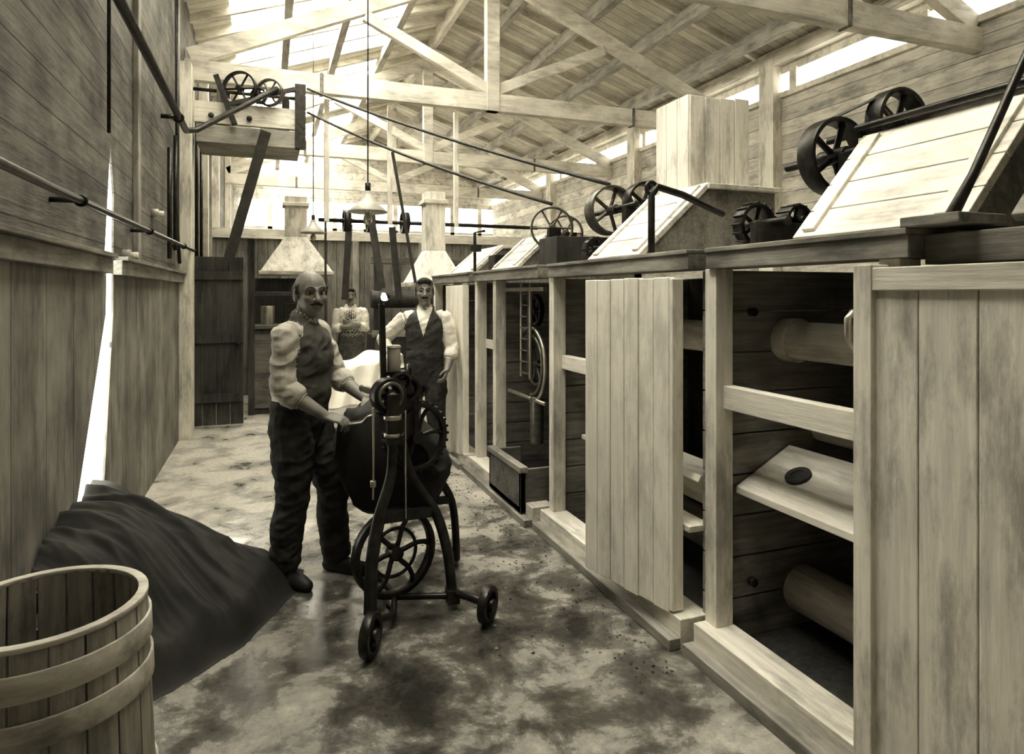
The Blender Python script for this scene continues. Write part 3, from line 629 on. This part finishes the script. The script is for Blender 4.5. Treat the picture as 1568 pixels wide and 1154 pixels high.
    for sg in (1,-1):
        h.ell((sg*.040,.058,-.022),(.022,.022,.020),SKIN); h.ell((sg*.076,-.004,-.008),(.011,.020,.032),SKIN); h.limb([(sg*.005,.084,.020),(sg*.028,.086,.026),(sg*.050,.070,.020)],[.009,.010,.008],SKIN,n=3,seg=10)
        h.limb([(sg*.014,.092,.029),(sg*.030,.091,.034),(sg*.052,.075,.027)],[.0035,.005,.003],hair,n=3,seg=8)
        h.limb([(0,.093,-.046),(sg*.016,.092,-.047),(sg*.030,.083,-.053)],[.0065,.008,.004],hair,n=3,seg=10)
        h.ell((sg*.0105,.094,-.031),(.009,.010,.007),SKIN)
    h.limb([(0,.084,.018),(0,.096,-.008),(0,.110,-.029)],[(.009,.008),(.010,.010),(.0125,.011)],SKIN,n=4,seg=12)
    h.limb([(-.022,.080,-.062),(0,.087,-.064),(.022,.080,-.062)],[.006,.0085,.006],SKIN,n=3,seg=10)
    if bald: h.ell((0,-.034,.018),(.0795,.083,.070),hair); h.limb([(.075,.014,.035),(.075,.01,.0)],[.009,.005],hair); h.limb([(-.075,.014,.035),(-.075,.01,.0)],[.009,.005],hair)
    else: h.ell((0,-.022,.042),(.080,.094,.084),hair); h.limb([(-.045,.055,.085),(0,.068,.095),(.045,.055,.085)],[.02,.022,.02],hair); h.limb([(.075,.012,.03),(.075,.01,-.01)],[.007,.004],hair); h.limb([(-.075,.012,.03),(-.075,.01,-.01)],[.007,.004],hair)
    o=len(b.V); b.V+=[HM@v for v in h.V]
    for f,m,sm in zip(h.F,h.M,h.S): b.F.append([o+a for a in f]); b.M.append(b.mi(h.mats[m])); b.S.append(True)
    me=bpy.data.meshes.new('tmp'); me.from_pydata(b.V,[],b.F)
    bm=bmesh.new(); bm.from_mesh(me); bmesh.ops.recalc_face_normals(bm,faces=bm.faces[:]); bmesh.ops.triangulate(bm,faces=bm.faces[:]); bm.to_mesh(me); bm.free()
    ob=bpy.data.objects.new('tmp',me); sc.collection.objects.link(ob)
    md=ob.modifiers.new('r','REMESH'); md.mode='VOXEL'; md.voxel_size=vox; md.use_smooth_shade=True
    ms=ob.modifiers.new('s','SMOOTH'); ms.factor=.4; ms.iterations=2
    dg=bpy.context.evaluated_depsgraph_get(); dg.update(); res=bpy.data.meshes.new_from_object(ob.evaluated_get(dg))
    bpy.data.objects.remove(ob)
    kd=KDTree(len(b.F)+len(b.V)); src=[]
    vm_=[0]*len(b.V)
    for f,m in zip(b.F,b.M):
        c=sum((b.V[a] for a in f),V3())/len(f); src.append((c,m))
        for a in f: vm_[a]=m
    src+=[(v,m) for v,m in zip(b.V,vm_)]
    for i,(c,m) in enumerate(src): kd.insert(c,i)
    kd.balance()
    for m in b.mats: res.materials.append(m)
    def mat_of(co): return src[kd.find(co)[1]][1]
    HI=HM.inverted()
    cloth={i for i,m in enumerate(b.mats) if m not in (SKIN,hair,BOOT)}
    vmat=[mat_of(v.co) for v in res.vertices]
    nr=[v.normal.copy() for v in res.vertices]
    for i,v in enumerate(res.vertices):
        co=v.co
        if vmat[i] in cloth:
            n_=noise.noise(V3((co.x*9,co.y*9,co.z*14)))+.5*noise.noise(V3((co.x*22+3,co.y*22,co.z*34)))
            n_+=1.1*(1-abs(noise.noise(V3((co.x*6+7,co.y*6,co.z*16+co.x*9)))*3))*.5
            v.co=co+nr[i]*(wr_amp*n_)
        else:
            l=HI@co
            if l.length<.16:
                for sg in (1,-1):
                    dd=((l.x-sg*.030)/.016)**2+((l.z-.004)/.011)**2
                    if dd<6 and l.y>.04: v.co=v.co-(HM.to_3x3()@V3((0,1,0)))*(.012*math.exp(-dd))
        if v.co.z<0: v.co.z=0
    for p in res.polygons:
        p.use_smooth=True; mi=vmat[p.vertices[0]]
        if override:
            r=override(p.center)
            if r is not None and mi in cloth:
                if r.name not in [m.name for m in res.materials]: res.materials.append(r)
                mi=[m.name for m in res.materials].index(r.name)
        p.material_index=mi
    e=Body()
    for sg in (1,-1): e.ell(HM@V3((sg*.030,.0665,.003)),(.0112*hs,.0112*hs,.010*hs),EYEW); e.ell(HM@V3((sg*.030,.0755,.003)),(.0055*hs,.0040*hs,.006*hs),IRIS)
    em=bpy.data.meshes.new('e'); em.from_pydata(e.V,[],e.F)
    for m in e.mats: em.materials.append(m)
    em.polygons.foreach_set('material_index',e.M); em.polygons.foreach_set('use_smooth',[True]*len(e.F))
    F=V3((*F,0)).normalized(); th=math.atan2(-F.x,F.y)
    MW=Matrix.Translation(V3(loc))@Matrix.Rotation(th,4,'Z')@Matrix.Scale(scale,4)
    o1=bpy.data.objects.new(name,res); sc.collection.objects.link(o1); o1.matrix_world=MW
    o2=bpy.data.objects.new('eyes',em); sc.collection.objects.link(o2); o2.parent=o1
    return o1
def ov1(c):
    if 1.0<c.z<1.07 and c.x>.03 and c.y<.02: return SHIRTW
    return None
person('mill_worker',(.163,3.836,0),(.863,-.504),dict(kneeR=(.10,.02,.49),ankR=(.10,-.03,.10),kneeL=(-.11,.15,.48),ankL=(-.11,.17,.10),toeR=(.35,1),toeL=(.1,1),
  elbR=(.215,.02,1.08),wriR=(.16,.235,.935),pnR=(-.3,-.1,-1),thR=(-1,.2,.2),hdR=(-.15,.9,-.2),curlR=.6,
  elbL=(-.22,.12,1.10),wriL=(-.10,.35,.99),pnL=(0,0,-1),thL=(1,0,0),curlL=.6,hyaw=math.radians(-44),lean=.07,head=(0,.07,1.580)),vox=.0045,override=ov1,bald=True,hair=HAIRG,hs=1.12,bulk=1.08,torso=VESTG,wr_amp=.0095)
def ov2(c):
    if c.y>.03 and c.z>1.20 and c.z<1.46 and abs(c.x)<(c.z-1.20)*.30: return SHIRTW
    return None
person('mill_worker',(1.35,5.90,0),(-.30,-.95),dict(kneeR=(.11,.04,.49),ankR=(.13,.0,.10),kneeL=(-.10,.04,.49),ankL=(-.12,.02,.10),toeR=(.3,1),toeL=(-.4,1),
  elbR=(.38,-.02,1.16),wriR=(.27,.16,1.02),pnR=(-.3,0,-1),thR=(-1,0,0),hdR=(-.1,.9,-.4),curlR=.6,rolledR=False,
  elbL=(-.25,.03,1.07),wriL=(-.21,.16,.90),pnL=(1,0,0),thL=(0,1,.3),curlL=.5,rolledL=True,hyaw=math.radians(6)),vox=.0055,override=ov2,torso=VEST,sleeve=SHIRTW,hs=1.06)
person('mill_worker',(1.13,9.75,0),(-.12,-1),dict(kneeR=(.10,.03,.49),ankR=(.11,0,.10),kneeL=(-.10,.03,.49),ankL=(-.11,0,.10),
  elbR=(.22,.06,1.12),wriR=(.02,.21,1.15),pnR=(0,-1,0),thR=(0,0,1),hdR=(-1,-.1,.15),curlR=.5,
  elbL=(-.22,.06,1.12),wriL=(-.03,.185,1.20),pnL=(0,-1,0),thL=(0,0,1),hdL=(1,-.1,.1),curlL=.5),vox=.007,torso=SHIRTW,sleeve=SHIRTW,apron=APRON,scale=.97)
# ---------------------------------------------------------------- light and camera
w=bpy.data.worlds.new('sky'); sc.world=w; w.use_nodes=True
bg=w.node_tree.nodes['Background']; bg.inputs[0].default_value=(1,.975,.89,1); bg.inputs[1].default_value=4.0
sl=bpy.data.lights.new('sun','SUN'); so=bpy.data.objects.new('sun',sl); sc.collection.objects.link(so); sl.energy=6.5; sl.angle=math.radians(22); sl.color=(1,.975,.89)
so.rotation_euler=V3((.44,.06,-.89)).to_track_quat('-Z','Y').to_euler(); so.location=(-3,2,9)
cd=bpy.data.cameras.new('camera'); co=bpy.data.objects.new('camera',cd); sc.collection.objects.link(co)
cd.sensor_width=36; cd.lens=36*1000/1568; cd.shift_y=-127/1568; cd.clip_start=.05
co.location=(0,0,1.58); co.rotation_euler=(math.radians(90),0,-math.atan2(.3502,.9367)); sc.camera=co
sc.view_settings.view_transform='Standard'
try: sc.view_settings.look='Medium High Contrast'
except Exception as ex: print(ex)
sc.view_settings.exposure=.42
